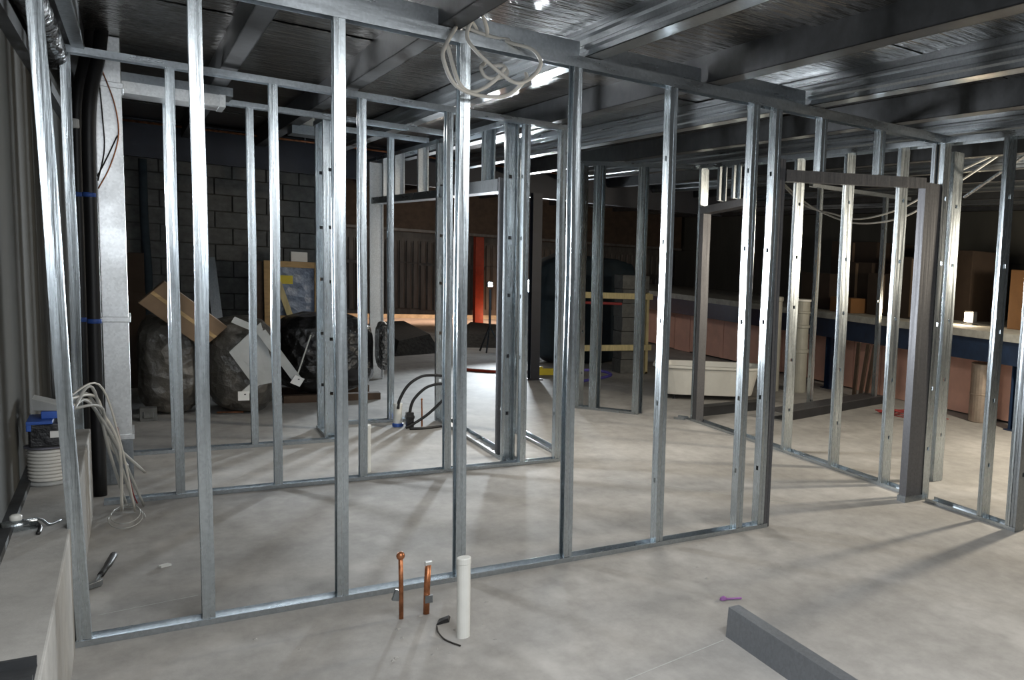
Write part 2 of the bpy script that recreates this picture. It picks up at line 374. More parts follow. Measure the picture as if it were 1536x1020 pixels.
# side wall with two door heads
D = Frame('partition_frame', (2.25, 7.11), 90, 'deep steel stud frame with two door heads running away at centre', .10)
dy = lambda Y: Y-7.11
D.track(dy(7.11), dy(9.25)); D.track(dy(7.11), dy(12.6), True)
D.stud(dy(7.16), W=.10, v0=-.03); D.stud(dy(7.40), b=.04, mat='jamb_steel', z1=2.30, name='jamb'); D.stud(dy(9.19), W=.10, v0=-.03)
D.stud(dy(9.26), W=.03, v0=.08, b=.03, z1=2.22, name='jamb', mat='white_enamel', holes=False)
D.header(dy(7.44), dy(9.18), 2.19, 2.19, .10, 'dull_steel'); D.header(dy(9.3), dy(12.35), 2.185, 2.19, .075, 'track_steel')
D.stud(dy(7.85), z0=2.27, bow=0); D.stud(dy(10.05), z0=2.26, bow=0, mat='duct_steel'); D.stud(dy(11.1), z0=2.26, bow=0, mat='duct_steel'); D.stud(dy(11.7), z0=2.26, bow=0, mat='duct_steel')
D.stud(dy(12.36), W=.15, v0=-.02, z1=H, mat='duct_steel', holes=False, name='jamb')
Cp = Frame('partition_frame', (1.235, 8.59), 90, 'short steel stud return at the end of the third frame', .09)
Cp.track(0, .62); Cp.track(0, .62, True); Cp.stud(.01, W=.11, v0=-.02); Cp.stud(.55, W=.09)
Dx = Frame('partition_frame', (1.45, 9.28), 0, 'low frame stretch with one stud beside the curved black conduits')
Dx.track(-.12, .56); Dx.track(-.12, .72, True); Dx.stud(.38)
# shaft return at the right end of the second frame
G = Frame('partition_frame', (2.70, 7.11), 90, 'short steel stud return at the right end of the second frame')
G.track(0, 1.25); G.track(0, 1.25, True); G.stud(1.19)
# angled frame at the end of the corridor
ang = math.degrees(math.atan2(8.36-9.48, 4.50-3.72))
Hh = Frame('partition_frame', (3.72, 9.48), ang, 'angled steel stud frame closing the far end of the corridor', .09)
LH = math.hypot(8.36-9.48, 4.50-3.72)
Hh.track(0, LH*.55); Hh.track(LH*.9, LH*.99); Hh.track(0, LH, True)
Hh.stud(.0); Hh.stud(.17, b=.09, web=0); Hh.stud(LH*.52, b=.08, web=0)
# side frame to the right of the corridor
Ef = Frame('partition_frame', (4.54, 3.68), 90, 'long steel stud frame on the right running away from the doorway jamb', .09)
ey = lambda Y: Y-3.68
Ef.track(ey(3.70), ey(4.60)); Ef.track(ey(4.80), ey(8.40)); Ef.track(ey(3.70), ey(8.40), True)
for Y, mt in ((4.02, 0), (5.12, 0), (5.80, 0), (6.53, 0), (7.33, 0)): Ef.stud(ey(Y), web=0)
Ef.stud(ey(3.70), b=.05, web=0, mat='dull_steel'); Ef.stud(ey(3.755), b=.04, web=1)
Ef.stud(ey(8.28), web=0); Ef.stud(ey(8.20), b=.07, web=0, mat='jamb_steel', z1=2.3, holes=False, name='jamb')
Ef.header(ey(7.38), ey(8.27), 2.30, 2.225, .075)
Ef.stud(ey(7.62), z0=2.38, bow=0); Ef.stud(ey(7.9), z0=2.36, bow=0, mat='dull_steel', holes=False)
# boxed jamb post where the doorway meets that frame
jp = thing('door_post', (4.42, 4.64, 0), 'broad dark steel post at the right side of the doorway', 'post')
MB().box(4.375, 4.535, 4.645, 4.649, 0, 2.40).box(4.375, 4.378, 4.649, 4.72, 0, 2.40).box(4.375, 4.535, 4.72, 4.724, 0, 2.40).build('jamb', 'jamb_steel', jp)
MB().box(4.362, 4.538, 4.638, 4.73, 0, .045).build('base_shoe', 'dull_steel', jp)
pf = Frame('corner_stud', (4.54, 4.62), 90, 'steel corner stud directly right of the broad dark post', .07); tag(pf.root, cat='stud')
pf.stud(.02, b=.05, web=0); pf.stud(.12, b=.04, web=1, W=.05, mat='dull_steel')
ls = Frame('single_stud', (5.03, 5.02), 90, 'single steel stud standing beyond the frame, right of the broad dark post', .11); tag(ls.root, cat='stud')
ls.stud(0, web=0, bow=.002)
# far frame on the black plinth
J = Frame('partition_frame', (6.25, 8.5), 0, 'far steel studs standing behind the black plinth', .07)
J.track(-.1, 1.5, True); J.stud(.02, web=0); J.stud(1.07, web=0, z0=.107)

# ------------------------------------------------------------ left side: ducts, pipes, cables, ledge clutter
du = thing('air_duct', (-.09, 7.75, 0), 'bright galvanized rectangular air duct standing by the left wall', 'duct')
MB().box(-.155, -.025, 7.6, 7.95, .33, ZF).build('duct_body', 'duct_steel', du, bevel=.003)
MB().box(-.165, -.022, 7.58, 7.97, 0, .30).build('duct_body', 'dull_steel', du, bevel=.003)
for z in (.30, 1.09, 2.60): MB().box(-.168, -.014, 7.585, 7.965, z, z+.035).build('flange_band', 'duct_steel', du, bevel=.003)
bd = thing('branch_duct', (.26, 8.1, 2.62), 'flat galvanized duct running right from the upright duct under the ceiling', 'duct')
MB().box(-.024, .58, 7.98, 8.35, 2.70, 2.76).build('duct_body', 'dull_steel', bd); MB().box(-.024, .53, 7.96, 8.30, 2.62, 2.698).build('duct_body', 'duct_steel', bd)
MB().box(.50, .535, 7.95, 8.31, 2.615, 2.70).build('flange_band', 'duct_steel', bd)
for i, (x, y, lab) in enumerate(((-.186, 7.30, 'black insulated pipe with blue tape nearest the bright duct'), (-.243, 7.42, 'black insulated pipe further left, close to the wall'))):
    t = thing('insulated_pipe', (x, y, 0), lab, 'pipe')
    MB().tube(cr([(x, y, 0), (x, y, .8), (x+.004, y, 1.6), (x+.006, y, 2.2), (x+.02, y+.02, 2.5), (x+.06, y+.1, 2.75), (x+.08, y+.2, 2.95)], 5), .034, 14).build('insulation', 'black_rubber', t, smooth=True)
    for z in (1.12, 1.9): MB().lathe((x+.002, y, z), [(.0345, -.014), (.0365, -.012), (.0365, .012), (.0345, .014)], 14).build('tape_band', 'blue_tape', t, smooth=True)
t = thing('flexible_duct', (-.33, 5.5, 2.7), 'black flexible duct with silver glints under the ceiling at upper left', 'duct')
MB().tube(cr([(-.32, 4.2, 2.70), (-.315, 5.2, 2.70), (-.31, 6.2, 2.70), (-.31, 6.8, 2.69), (-.31, 7.15, 2.66)], 8), [.055+.006*(i % 2) for i in range(33)], 14).build('sleeve', 'black_wrap', t, smooth=True)
tag(MB().bar((-.215, 4.3, 2.745), (-.205, 7.2, 2.745), .055, .03).build('cable_tray', 'dull_steel', origin=(-.21, 6, 2.8)), 'grey metal cable tray beside the black flexible duct', 'cable tray')
tag(MB().lathe((-.245, 7.362, 2.30), [(.02, 0), (.024, .005), (.024, .05), (.02, .055)], 16).build('pipe_cap', 'paper_white', origin=(-.245, 7.362, 2.30)), 'small white cap among the black pipes near the ceiling', 'cap')
for k, pts in enumerate(([(-.12, 7.57, 2.72), (-.06, 7.56, 2.5), (-.045, 7.56, 2.3), (-.09, 7.56, 2.1), (-.15, 7.56, 1.95)], [(-.13, 7.57, 2.66), (-.118, 7.56, 2.4), (-.115, 7.56, 2.2), (-.15, 7.56, 2.0)], [(-.05, 7.575, 2.3), (-.1, 7.56, 2.16), (-.155, 7.56, 2.02)])):
    tag(MB().tube(cr(pts, 8), .004, 6).build('loose_wire', 'rubble_dark' if k else 'copper_pipe', origin=pts[0], smooth=True), ('brown wire looping across the bright duct', 'dark wire hanging straight down the bright duct', 'short dark wire crossing the bright duct')[k], 'wire')

# cable reel with a tray, black case and blue lids on it
rl = thing('cable_reel', (-.31, 5.52, .5), 'reel of white cable standing on the concrete ledge', 'cable reel')
for i in range(9): MB().lathe((-.318, 5.52, .52+i*.0165), [(.058, 0), (.066, .002), (.069, .008), (.066, .014), (.058, .0165)], 28).build('cable_turn', 'cable_white', rl, smooth=True)
MB().lathe((-.318, 5.52, .5), [(.066, 0), (.072, .004), (.072, .014), (.05, .02)], 28).build('reel_flange', 'cable_grey', rl, smooth=True)
MB().lathe((-.318, 5.52, .672), [(.05, 0), (.078, .004), (.078, .012), (.05, .016)], 28).build('reel_flange', 'lilac_plastic', rl, smooth=True)
cs_ = thing('tool_case', (-.31, 5.5, .69), 'black tool case with blue lids on top of the white cable reel', 'tool case')
MB().box(-.372, -.222, 5.42, 5.60, .69, .80).build('case_body', 'black_plastic', cs_, bevel=.008)
MB().box(-.377, -.29, 5.40, 5.62, .80, .815).box(-.377, -.36, 5.40, 5.41, .77, .80).build('lid', 'blue_plastic', cs_, bevel=.003)
MB().box(-.33, -.225, 5.46, 5.63, .816, .85).build('lid', 'blue_plastic', cs_, bevel=.003)
MB().box(-.30, -.27, 5.413, 5.42, .735, .765).build('latch', 'paper_white', cs_)
tag(MB().hexa([(-.36, 5.5, .852), (-.24, 5.44, .852), (-.24, 5.6, .852), (-.36, 5.64, .852), (-.36, 5.5, .905), (-.24, 5.44, .868), (-.24, 5.6, .868), (-.36, 5.64, .905)]).build('plastic_folder', 'cable_grey', origin=(-.3, 5.5, .852)), 'pale grey folder lying on the blue lids of the tool case', 'folder')
cbn = thing('cable_bundle', (-.15, 6.3, 0), 'bundle of grey and white cables spilling off the ledge toward the floor', 'cables')
ends = [((-.05, 6.75), .30), ((-.02, 6.8), .02), ((.02, 6.85), .02), ((-.08, 6.78), .02), ((.03, 6.6), .28), ((-.06, 6.9), .02), ((-.02, 6.72), .02), ((.0, 6.95), .25)]
for i, ((ex, eyy), ez) in enumerate(ends):
    a = Vector((-.255+random.uniform(-.02, .02), 5.75+random.uniform(-.05, .1), .80+random.uniform(-.03, .06)))
    mid = Vector((-.16+random.uniform(-.03, .02), 6.05+random.uniform(-.05, .1), .84+random.uniform(-.1, .04)))
    q = Vector((-.10+random.uniform(-.03, .03), 6.4, .56+random.uniform(-.1, .08)))
    MB().tube(cr([a, mid, q, (ex, eyy, max(ez, .012))], 7), .0075 if i < 6 else .005, 8).build('cable', 'cable_grey' if i % 3 else 'cable_white', cbn, smooth=True)
pts = [Vector((-.06+.085*math.cos(a)*(1-.02*a), 6.6+.28*math.sin(a)*(1-.02*a), .008+.003*a)) for a in [k*.35 for k in range(42)]]
tag(MB().tube(pts, .0032, 6).build('wire_coil', 'cable_grey', origin=(-.06, 6.6, 0), smooth=True), 'thin grey wire coiled on the floor at the foot of the ledge', 'wire')
tag(MB().tube(cr([(-.09, 6.95, .5), (-.06, 6.9, .3), (-.03, 6.92, .1), (-.01, 6.95, .012)], 6), .0035, 6).build('loose_wire', 'red_wire', origin=(-.09, 6.95, .0), smooth=True), 'dark red wire dropping beside the cable bundle', 'wire')
sg = thing('sealant_gun', (-.36, 4.67, .5), 'silver sealant gun with dark handle lying on the ledge at far left', 'sealant gun')
MB().tube([(-.405, 4.66, .527), (-.31, 4.69, .527)], .022, 16).build('barrel', 'galvanized_steel', sg, smooth=True)
MB().lathe((-.365, 4.675, .548), [(.016, 0), (.018, .004), (.018, .018), (.012, .024)], 16).build('cap', 'white_enamel', sg, smooth=True)
MB().tube(cr([(-.31, 4.69, .527), (-.298, 4.67, .512), (-.30, 4.60, .506)], 5), .007, 8).build('handle', 'black_rubber', sg, smooth=True)
MB().tube(cr([(-.315, 4.69, .545), (-.295, 4.70, .535), (-.275, 4.72, .507), (-.245, 4.78, .505)], 5), .005, 8).build('trigger', 'dull_steel', sg, smooth=True)
oc = thing('channel_offcut', (-.27, 3.22, .5), 'dark steel channel offcut on the ledge at the bottom left corner', 'steel offcut')
MB().box(-.40, -.222, 3.05, 3.07, .5, .53).box(-.40, -.222, 3.19, 3.205, .5, .53).box(-.40, -.222, 3.05, 3.205, .5, .505).build('web', 'dark_joist', oc)
MB().hexa([(-.40, 3.24, .505), (-.305, 3.24, .505), (-.305, 3.30, .505), (-.40, 3.30, .505), (-.40, 3.24, .56), (-.315, 3.24, .53), (-.315, 3.30, .53), (-.40, 3.30, .56)]).build('flange', 'dark_joist', oc)
hm = thing('hammer', (-.15, 5.5, 0), 'dark hammer lying on the floor beside the ledge behind the nearest frame', 'hammer')
MB().tube(cr([(-.105, 5.80, .035), (-.125, 5.65, .032), (-.15, 5.50, .028)], 5), [.016]*6+[.013]*5, 10).build('handle', 'black_rubber', hm, smooth=True)
MB().tube([(-.15, 5.52, .028), (-.165, 5.42, .024)], .008, 8).build('neck', 'dull_steel', hm); MB().hexa([(-.20, 5.36, .004), (-.145, 5.40, .004), (-.14, 5.43, .004), (-.195, 5.40, .004), (-.20, 5.36, .03), (-.145, 5.40, .036), (-.14, 5.43, .036), (-.195, 5.40, .03)]).build('head', 'dull_steel', hm, bevel=.004)
tag(MB().bar((.07, 5.58, .006), (.11, 5.60, .006), .03, .01).build('offcut', 'pvc_white', origin=(.09, 5.59, 0)), 'small pale offcut on the floor in front of the second frame', 'offcut')

# ------------------------------------------------------------ pipes rising from the floor
t = thing('copper_pipe', (.895, 4.283, 0), 'thin rusty copper pipe with a round capped top, left of the pair', 'pipe')
MB().tube([(.895, 4.283, 0), (.894, 4.283, .17), (.892, 4.284, .30)], .0095, 12).build('pipe', 'copper_pipe', t, smooth=True)
MB().lathe((.892, 4.284, .30), [(.008, -.018), (.015, -.012), (.018, 0), (.014, .013), (.004, .019)], 14).build('cap', 'copper_pipe', t, smooth=True)
MB().obox((.878, 4.29, .115), .026, .02, .05, Matrix.Rotation(.3, 3, 'Y')).build('clip', 'dull_steel', t)
t = thing('copper_pipe', (1.004, 4.287, 0), 'thicker copper pipe with a pinched bright end, right of the pair', 'pipe')
MB().tube([(1.0, 4.287, 0), (1.003, 4.287, .14), (1.007, 4.287, .235)], .0135, 12).build('pipe', 'copper_pipe', t, smooth=True)
MB().obox((1.008, 4.287, .243), .030, .018, .022).build('pinched_end', 'duct_steel', t, bevel=.003); MB().obox((1.007, 4.272, .075), .03, .015, .035).build('clip', 'dull_steel', t)
def pvc(x, y, r, h, lab, tape=False):
    t = thing('plastic_pipe', (x, y, 0), lab, 'pipe')
    MB().lathe((x, y, 0), [(r, 0), (r, h-.03), (r*1.07, h-.028), (r*1.07, h-.004), (r*.98, h), (r*.2, h+.001)], 24).build('pipe', 'pvc_white', t, smooth=False)
    if tape: MB().lathe((x, y, 0), [(r*1.05, .005), (r*1.3, .008), (r*1.3, .035), (r*1.05, .04)], 16).build('tape', 'blue_tape', t)
pvc(1.068, 3.938, .027, .364, 'white plastic pipe stub rising from the floor in the foreground')
pvc(1.285, 7.285, .033, .36, 'cream plastic pipe stub just behind the second frame')
pvc(1.85, 9.0, .036, .23, 'far white plastic pipe stub wrapped in blue tape at its base', True)
for k, (pts, lab) in enumerate((([(1.845, 8.97, .18), (1.86, 8.97, .27), (1.93, 8.97, .40), (2.03, 8.97, .475), (2.12, 8.97, .49), (2.23, 8.97, .48)], 'black conduit arching highest out of the far white pipe stub'),
        ([(1.935, 8.93, 0), (1.935, 8.93, .14), (1.965, 8.93, .26), (2.05, 8.93, .36), (2.13, 8.93, .40), (2.22, 8.93, .41)], 'black conduit arching below the highest one'),
        ([(1.89, 8.88, .012), (1.98, 8.88, .06), (2.09, 8.88, .14), (2.21, 8.88, .26)], 'black conduit rising straight to the right from the blue tape'),
        ([(1.91, 8.82, .012), (2.0, 8.80, .012), (2.1, 8.82, .012), (2.2, 8.85, .012)], 'black conduit lying flat on the floor near the blue tape'))):
    tag(MB().tube(cr(pts, 7), .013, 10).build('conduit', 'black_rubber', origin=(pts[0][0], pts[0][1], 0), smooth=True), lab, 'conduit')
tag(MB().box(1.905, 1.965, 8.90, 8.96, 0, .15).box(1.90, 1.97, 8.895, 8.965, .09, .12).build('conduit_box', 'black_plastic', origin=(1.935, 8.93, 0), bevel=.004), 'small black box at the foot of the arching conduit', 'conduit box')
tag(MB().tube([(2.045, 8.96, 0), (2.045, 8.96, .10), (2.043, 8.96, .26)], [.008, .007, .006], 8).lathe((2.043, 8.96, .255), [(.006, 0), (.012, .006), (.006, .016)], 8).build('copper_stub', 'copper_pipe', origin=(2.045, 8.96, 0)), 'thin copper stub standing among the black conduits', 'pipe')

# ------------------------------------------------------------ floor oddments in front
ch = thing('steel_channel', (2.1, 2.9, 0), 'dark grey steel channel lying on its edge at the bottom right of the foreground', 'steel channel')
MB().hexa([(2.03, 3.31, 0), (2.02, 2.0, 0), (2.024, 2.0, 0), (2.034, 3.31, 0), (2.045, 3.32, .135), (2.035, 2.0, .135), (2.039, 2.0, .135), (2.049, 3.32, .135)]).build('web', 'channel_steel', ch)
MB().hexa([(2.034, 3.31, .001), (2.024, 2.0, .001), (2.075, 2.0, .001), (2.085, 3.31, .001), (2.034, 3.31, .005), (2.024, 2.0, .005), (2.075, 2.0, .005), (2.085, 3.31, .005)]).hexa([(2.049, 3.32, .131), (2.039, 2.0, .131), (2.09, 2.0, .131), (2.10, 3.32, .131), (2.049, 3.32, .135), (2.039, 2.0, .135), (2.09, 2.0, .135), (2.10, 3.32, .135)]).build('flange', 'channel_steel', ch)
tag(MB().lathe((2.245, 3.70, 0), [(.012, 0), (.02, .004), (.016, .014), (.006, .02)], 9).bar((2.26, 3.69, .006), (2.33, 3.66, .006), .012, .006).build('plastic_scrap', 'purple_plastic', origin=(2.25, 3.7, 0)), 'small purple plastic scrap behind the dark channel end', 'scrap')
tag(MB().hexa([(1.0, 4.12, 0), (1.06, 4.13, 0), (1.08, 4.19, 0), (1.03, 4.19, 0), (1.01, 4.13, .008), (1.055, 4.135, .018), (1.07, 4.18, .014), (1.03, 4.18, .006)]).build('rag', 'black_rubber', origin=(1.04, 4.16, 0)), 'black scrap on the floor left of the white pipe stub', 'scrap')
tag(MB().tube(cr([(1.0, 4.1, .004), (.985, 4.02, .012), (.99, 3.95, .006), (1.005, 3.90, .004), (1.03, 3.84, .004)], 5), .0035, 6).build('wire_offcut', 'rubble_dark', origin=(1.0, 4.0, 0)), 'thin bent wire offcut beside the white pipe stub', 'wire')
for k in range(26):
    x, y = random.uniform(-.1, 2.9), random.uniform(3.0, 4.55)
    if k > 14: x, y = random.uniform(.7, 1.3), random.uniform(3.7, 4.3)
    r = random.uniform(.006, .016); a = random.uniform(0, 3)
    tag(MB().poly([(x+r*math.cos(a+q)*random.uniform(.6, 1.3), y+r*math.sin(a+q), 0) for q in (0, 1.4, 2.9, 4.4)]+[(x, y, r*.4)], [(0, 1, 4), (1, 2, 4), (2, 3, 4), (3, 0, 4), (3, 2, 1, 0)]).build('plaster_crumb', 'ledge_concrete', origin=(x, y, 0)), 'pale plaster crumb on the floor before the nearest frame', 'crumb', 'plaster crumbs')

# ------------------------------------------------------------ white cable coil on the front frame's top track
cc = thing('cable_coil', (1.3, 4.58, 2.75), 'loose coil of white cable hanging from the top track of the nearest frame', 'cable')
loops = [[(1.19, 4.6, 2.76), (1.13, 4.52, 2.66), (1.10, 4.46, 2.58), (1.15, 4.46, 2.47), (1.26, 4.5, 2.445), (1.40, 4.52, 2.47), (1.49, 4.53, 2.56), (1.50, 4.55, 2.60)],
         [(1.21, 4.62, 2.79), (1.24, 4.58, 2.86), (1.26, 4.56, 2.84), (1.22, 4.53, 2.72), (1.25, 4.5, 2.65), (1.36, 4.5, 2.57), (1.44, 4.5, 2.535), (1.52, 4.52, 2.58), (1.565, 4.53, 2.66), (1.53, 4.55, 2.72), (1.46, 4.6, 2.74), (1.42, 4.66, 2.76)],
         [(1.24, 4.6, 2.865), (1.29, 4.57, 2.845), (1.33, 4.6, 2.78), (1.34, 4.66, 2.75)], [(1.32, 4.6, 2.62), (1.29, 4.55, 2.58), (1.31, 4.53, 2.54), (1.36, 4.53, 2.545), (1.41, 4.55, 2.58), (1.40, 4.58, 2.62), (1.35, 4.6, 2.61)],
         [(1.39, 4.52, 2.60), (1.36, 4.52, 2.55), (1.30, 4.52, 2.49), (1.23, 4.5, 2.455), (1.17, 4.48, 2.49), (1.14, 4.55, 2.66)], [(1.20, 4.62, 2.78), (1.30, 4.63, 2.765), (1.38, 4.64, 2.76), (1.45, 4.65, 2.765)], [(1.17, 4.62, 2.77), (1.22, 4.6, 2.82), (1.27, 4.62, 2.80), (1.30, 4.64, 2.765)],
         [(1.28, 4.60, 2.86), (1.36, 4.45, 2.90), (1.43, 4.3, 2.91)]]
for i, l in enumerate(loops): MB().tube(cr(l, 8), .009, 8).build('cable_loop', 'cable_white', cc, smooth=True)

# ------------------------------------------------------------ stored goods behind the third frame
def bale(name, c, s, mat, label, cat, seed, e=.45, tilt=0):
    rnd = random.Random(seed); bm = bmesh.new(); bmesh.ops.create_icosphere(bm, subdivisions=4, radius=1)
    from mathutils import noise
    for v in bm.verts:
        p = v.co.copy(); q = Vector([math.copysign(abs(a)**e, a) for a in p]); q = q*(1+.07*noise.noise(p*3+Vector((seed, 0, 0)))+.03*noise.noise(p*9))
        v.co = Matrix.Rotation(tilt, 3, 'Y') @ Vector((q.x*s[0], q.y*s[1], q.z*s[2]))
    zmin = min(v.co.z for v in bm.verts)
    me = bpy.data.meshes.new(name); bm.to_mesh(me); bm.free()
    for f in me.polygons: f.use_smooth = True
    me.materials.append(MATS[mat]); o = bpy.data.objects.new(name, me); COL.objects.link(o); o.location = (c[0], c[1], c[2]-zmin)
    o['_o'] = tuple(o.location); return tag(o, label, cat)
bale('wrapped_bale', (.25, 10.62, 0), (.235, .42, .45), 'grey_wrap', 'tall grey plastic-wrapped bale nearest the bright duct', 'bale', 3, .55)
bale('wrapped_bale', (.79, 10.43, 0), (.27, .42, .45), 'grey_wrap', 'grey plastic-wrapped bale under the white sheet, second from the duct', 'bale', 11, .6)
bale('black_bale', (1.56, 11.05, .06), (.44, .45, .43), 'black_wrap', 'big black plastic-wrapped roll right of the grey bales', 'bale', 5, .6)
t = thing('pallet', (1.55, 11.0, 0), 'low timber bearers under the big black roll', 'pallet')
for y in (10.7, 11.3): MB().box(1.15, 2.03, y, y+.1, 0, .075).build('bearer', 'timber_dark', t)
bale('crumpled_foil', (2.09, 10.9, .3), (.06, .2, .27), 'foil_wrap', 'crumpled dark foil at the right end of the black roll', 'foil', 9, .7)
a_ = math.atan2(.867-1.265, .629-.196); Rm = Matrix.Rotation(-a_, 3, 'Y')
cb = thing('carton', (.35, 10.15, .7), 'long brown carton lying tilted across the grey bales', 'carton')
MB().obox((.345, 10.16, .955), .60, .22, .27, Rm).build('box', 'cardboard', cb, bevel=.006); MB().obox((.345+.002, 10.045, .955), .598, .004, .03, Rm).build('tape_strip', 'timber', cb)
sh = thing('folded_sheet', (.9, 9.9, 0), 'white folded sheet with two square end plates leaning on the grey bale', 'sheet')
MB().hexa([(.66, 9.97, .62), (.84, 9.95, .30), (1.02, 9.92, .34), (.90, 9.96, .90), (.66, 9.975, .625), (.84, 9.956, .305), (1.02, 9.926, .345), (.90, 9.966, .905)]).build('panel', 'cable_grey', sh)
MB().bar((.69, 9.94, .93), (.90, 9.92, .82), .012, .06).bar((.90, 9.92, .82), (1.17, 9.88, .36), .012, .075).build('fold', 'cable_grey', sh)
MB().bar((.86, 9.91, .34), (.74, 9.89, .22), .012, .06).build('fold', 'cable_grey', sh)
for c, r in (((.755, 9.88, .22), 0), ((1.17, 9.86, .35), .5)):
    e_ = MB().obox(c, .085, .012, .085, Matrix.Rotation(r, 3, 'Y')).build('end_plate', 'paper_white', sh); MB().obox((c[0]+.01, c[1]-.0075, c[2]+.015), .014, .004, .01).build('bolt_hole', 'black_rubber', e_)
MB().bar((1.175, 9.9, .40), (1.30, 10.0, .78), .012, .004).build('strap', 'cable_white', sh)
cr_ = thing('timber_crate', (1.45, 12.5, 0), 'timber framed crate wrapped in bluish plastic with a yellow sticker', 'crate')
for x0, x1, z0, z1 in ((1.165, 1.225, 0, 1.43), (1.665, 1.725, 0, 1.43)): MB().box(x0, x1, 12.46, 12.52, z0, z1).build('post', 'timber', cr_)
for z0, z1 in ((1.36, 1.43), (.70, .78), (.04, .11)): MB().box(1.226, 1.664, 12.465, 12.515, z0, z1).build('rail', 'timber', cr_)
MB().bar((1.30, 12.45, 1.18), (1.43, 12.45, .72), .02, .06).build('brace', 'timber_pale', cr_)
MB().box(1.20, 1.69, 12.52, 12.90, .03, 1.38).build('wrapped_load', 'blue_wrap', cr_, bevel=.02)
MB().box(1.31, 1.45, 12.505, 12.519, 1.16, 1.26).build('sticker', 'yellow_label', cr_)
tag(MB().box(1.44, 1.605, 12.55, 12.7, 1.431, 1.545).box(1.44, 1.605, 12.545, 12.55, 1.52, 1.535).build('small_carton', 'paper_white', origin=(1.52, 12.6, 1.431)), 'small white carton standing on top of the timber crate', 'carton')
tag(MB().box(1.06, 1.155, 12.5, 12.8, 0, 1.42).build('board', 'timber_dark', origin=(1.1, 12.6, 0), bevel=.004), 'dark brown board standing left of the timber crate', 'board')
tag(MB().bar((.80, 12.7, 0), (.70, 13.1, 1.42), .10, .01, (0, 1, 0)).build('metal_strip', 'dull_steel', origin=(.75, 12.8, 0)), 'bent grey metal strip leaning on the block wall', 'metal strip')
tag(MB().box(-.07, .10, 12.2, 12.5, 0, 1.45).box(-.075, .105, 12.195, 12.505, 1.0, 1.02).build('tall_carton', 'cardboard_dark', origin=(0, 12.3, 0)), 'tall brown carton half hidden behind the bright duct', 'carton')
tag(MB().tube(cr([(.12, 13.1, 2.5), (.12, 13.1, 1.8), (.14, 13.08, 1.2), (.13, 13.0, .8), (.13, 13.0, 0)], 6), .04, 10).build('downpipe', 'dark_cloth', origin=(.12, 13.1, .8), smooth=True), 'dark downpipe against the block wall beside the bright duct', 'pipe')
tag(MB().box(.02, .14, 10.02, 10.14, 0, .12).box(.045, .115, 10.01, 10.02, .03, .09).build('loose_block', 'block', origin=(.08, 10.2, 0), bevel=.006), 'loose concrete block on the floor before the grey bales', 'block')
tag(MB().bar((.58, 10.3, .008), (.78, 10.25, .008), .02, .012).build('orange_offcut', 'copper_pipe', origin=(.7, 10.3, 0)), 'small reddish offcut on the floor before the grey bales', 'offcut')
lf = thing('foil_highlight_boxes', (1.33, 10.0, 2.8), 'small white boxes standing in for a foil highlight above the third frame', 'highlight')  # white boxes stand in for a bright highlight on the ceiling foil
MB().box(1.23, 1.34, 9.95, 10.2, 2.78, 2.88).build('box', 'white_enamel', lf); MB().box(1.36, 1.48, 9.95, 10.2, 2.78, 2.88).build('box', 'white_enamel', lf); MB().box(1.16, 1.50, 9.93, 10.25, 2.69, 2.775).build('tray', 'dull_steel', lf)

# ------------------------------------------------------------ far hall
bmn = thing('steel_beam', (2.4, 12.9, 2.5), 'deep navy steel beam spanning above the block wall', 'beam')
MB().box(XL, 7.4, 12.83, 12.85, 2.52, 2.90).build('web', 'navy_paint', bmn); MB().box(XL, 7.4, 12.76, 12.92, 2.50, 2.52).build('flange', 'navy_paint', bmn); MB().box(XL, 7.4, 12.76, 12.92, 2.90, 2.915).build('flange', 'navy_paint', bmn)
cp = thing('copper_line', (2.5, 12.7, 2.9), 'long copper pipe running under the ceiling in front of the navy beam', 'pipe')
MB().tube([(-.2, 12.6, 2.86), (2, 12.6, 2.87), (4.9, 12.6, 2.86)], .014, 10).build('pipe', 'copper_pipe', cp, smooth=True)
for x in (.5, 1.6, 2.7, 3.8): MB().bar((x, 12.6, 2.85), (x, 12.6, 2.96), .02, .006).build('hanger', 'dull_steel', cp)
def column(x, y, w_, h, mat, label):
    t = thing('steel_column', (x, y, 0), label, 'column')
    MB().box(x-w_/2, x+w_/2, y-w_/2, y-w_/2+.012, .012, h).box(x-w_/2, x+w_/2, y+w_/2-.012, y+w_/2, .012, h).box(x-.006, x+.006, y-w_/2+.012, y+w_/2-.012, .012, h).build('shaft', mat, t)
    MB().box(x-w_*.8, x+w_*.8, y-w_*.8, y+w_*.8, 0, .012).build('base_plate', mat, t)
column(4.07, 11.85, .12, 2.5, 'navy_paint', 'navy steel column standing in the hall at centre')
column(5.72, 20.2, .17, 2.6, 'orange_paint', 'orange red column against the far cladding wall')
for fx, lab in ((5.1, 'lit white floodlight on a stand just left of the navy column, deep in the hall'), (4.49, 'smaller lit floodlight on a stand further left, deep in the hall')):
    k = 1 if fx > 5 else .35
    fl_ = thing('floodlight', (fx, 15.2, 0), lab, 'floodlight')
    for a in (0, 2.1, 4.2): MB().bar((fx, 15.2, .45), (fx+.2*math.cos(a), 15.2+.2*math.sin(a), .01), .02, .02).build('leg', 'dark_joist', fl_)
    MB().bar((fx, 15.2, .4), (fx, 15.2, 1.06), .03, .03).build('pole', 'dark_joist', fl_); MB().box(fx-.1*k, fx+.1*k, 15.2, 15.3, 1.14-.12*k, 1.14+.12*k).build('housing', 'dark_joist', fl_)
    MB().box(fx-.085*k, fx+.085*k, 15.185, 15.198, 1.14-.1*k, 1.14+.1*k).build('glass', 'flood_glass', fl_)
light('floodlight_lamp', 'AREA', (5.1, 15.1, 1.14), 190, (.86, .94, 1), .4, (2.6, 6, 1.6), 80)
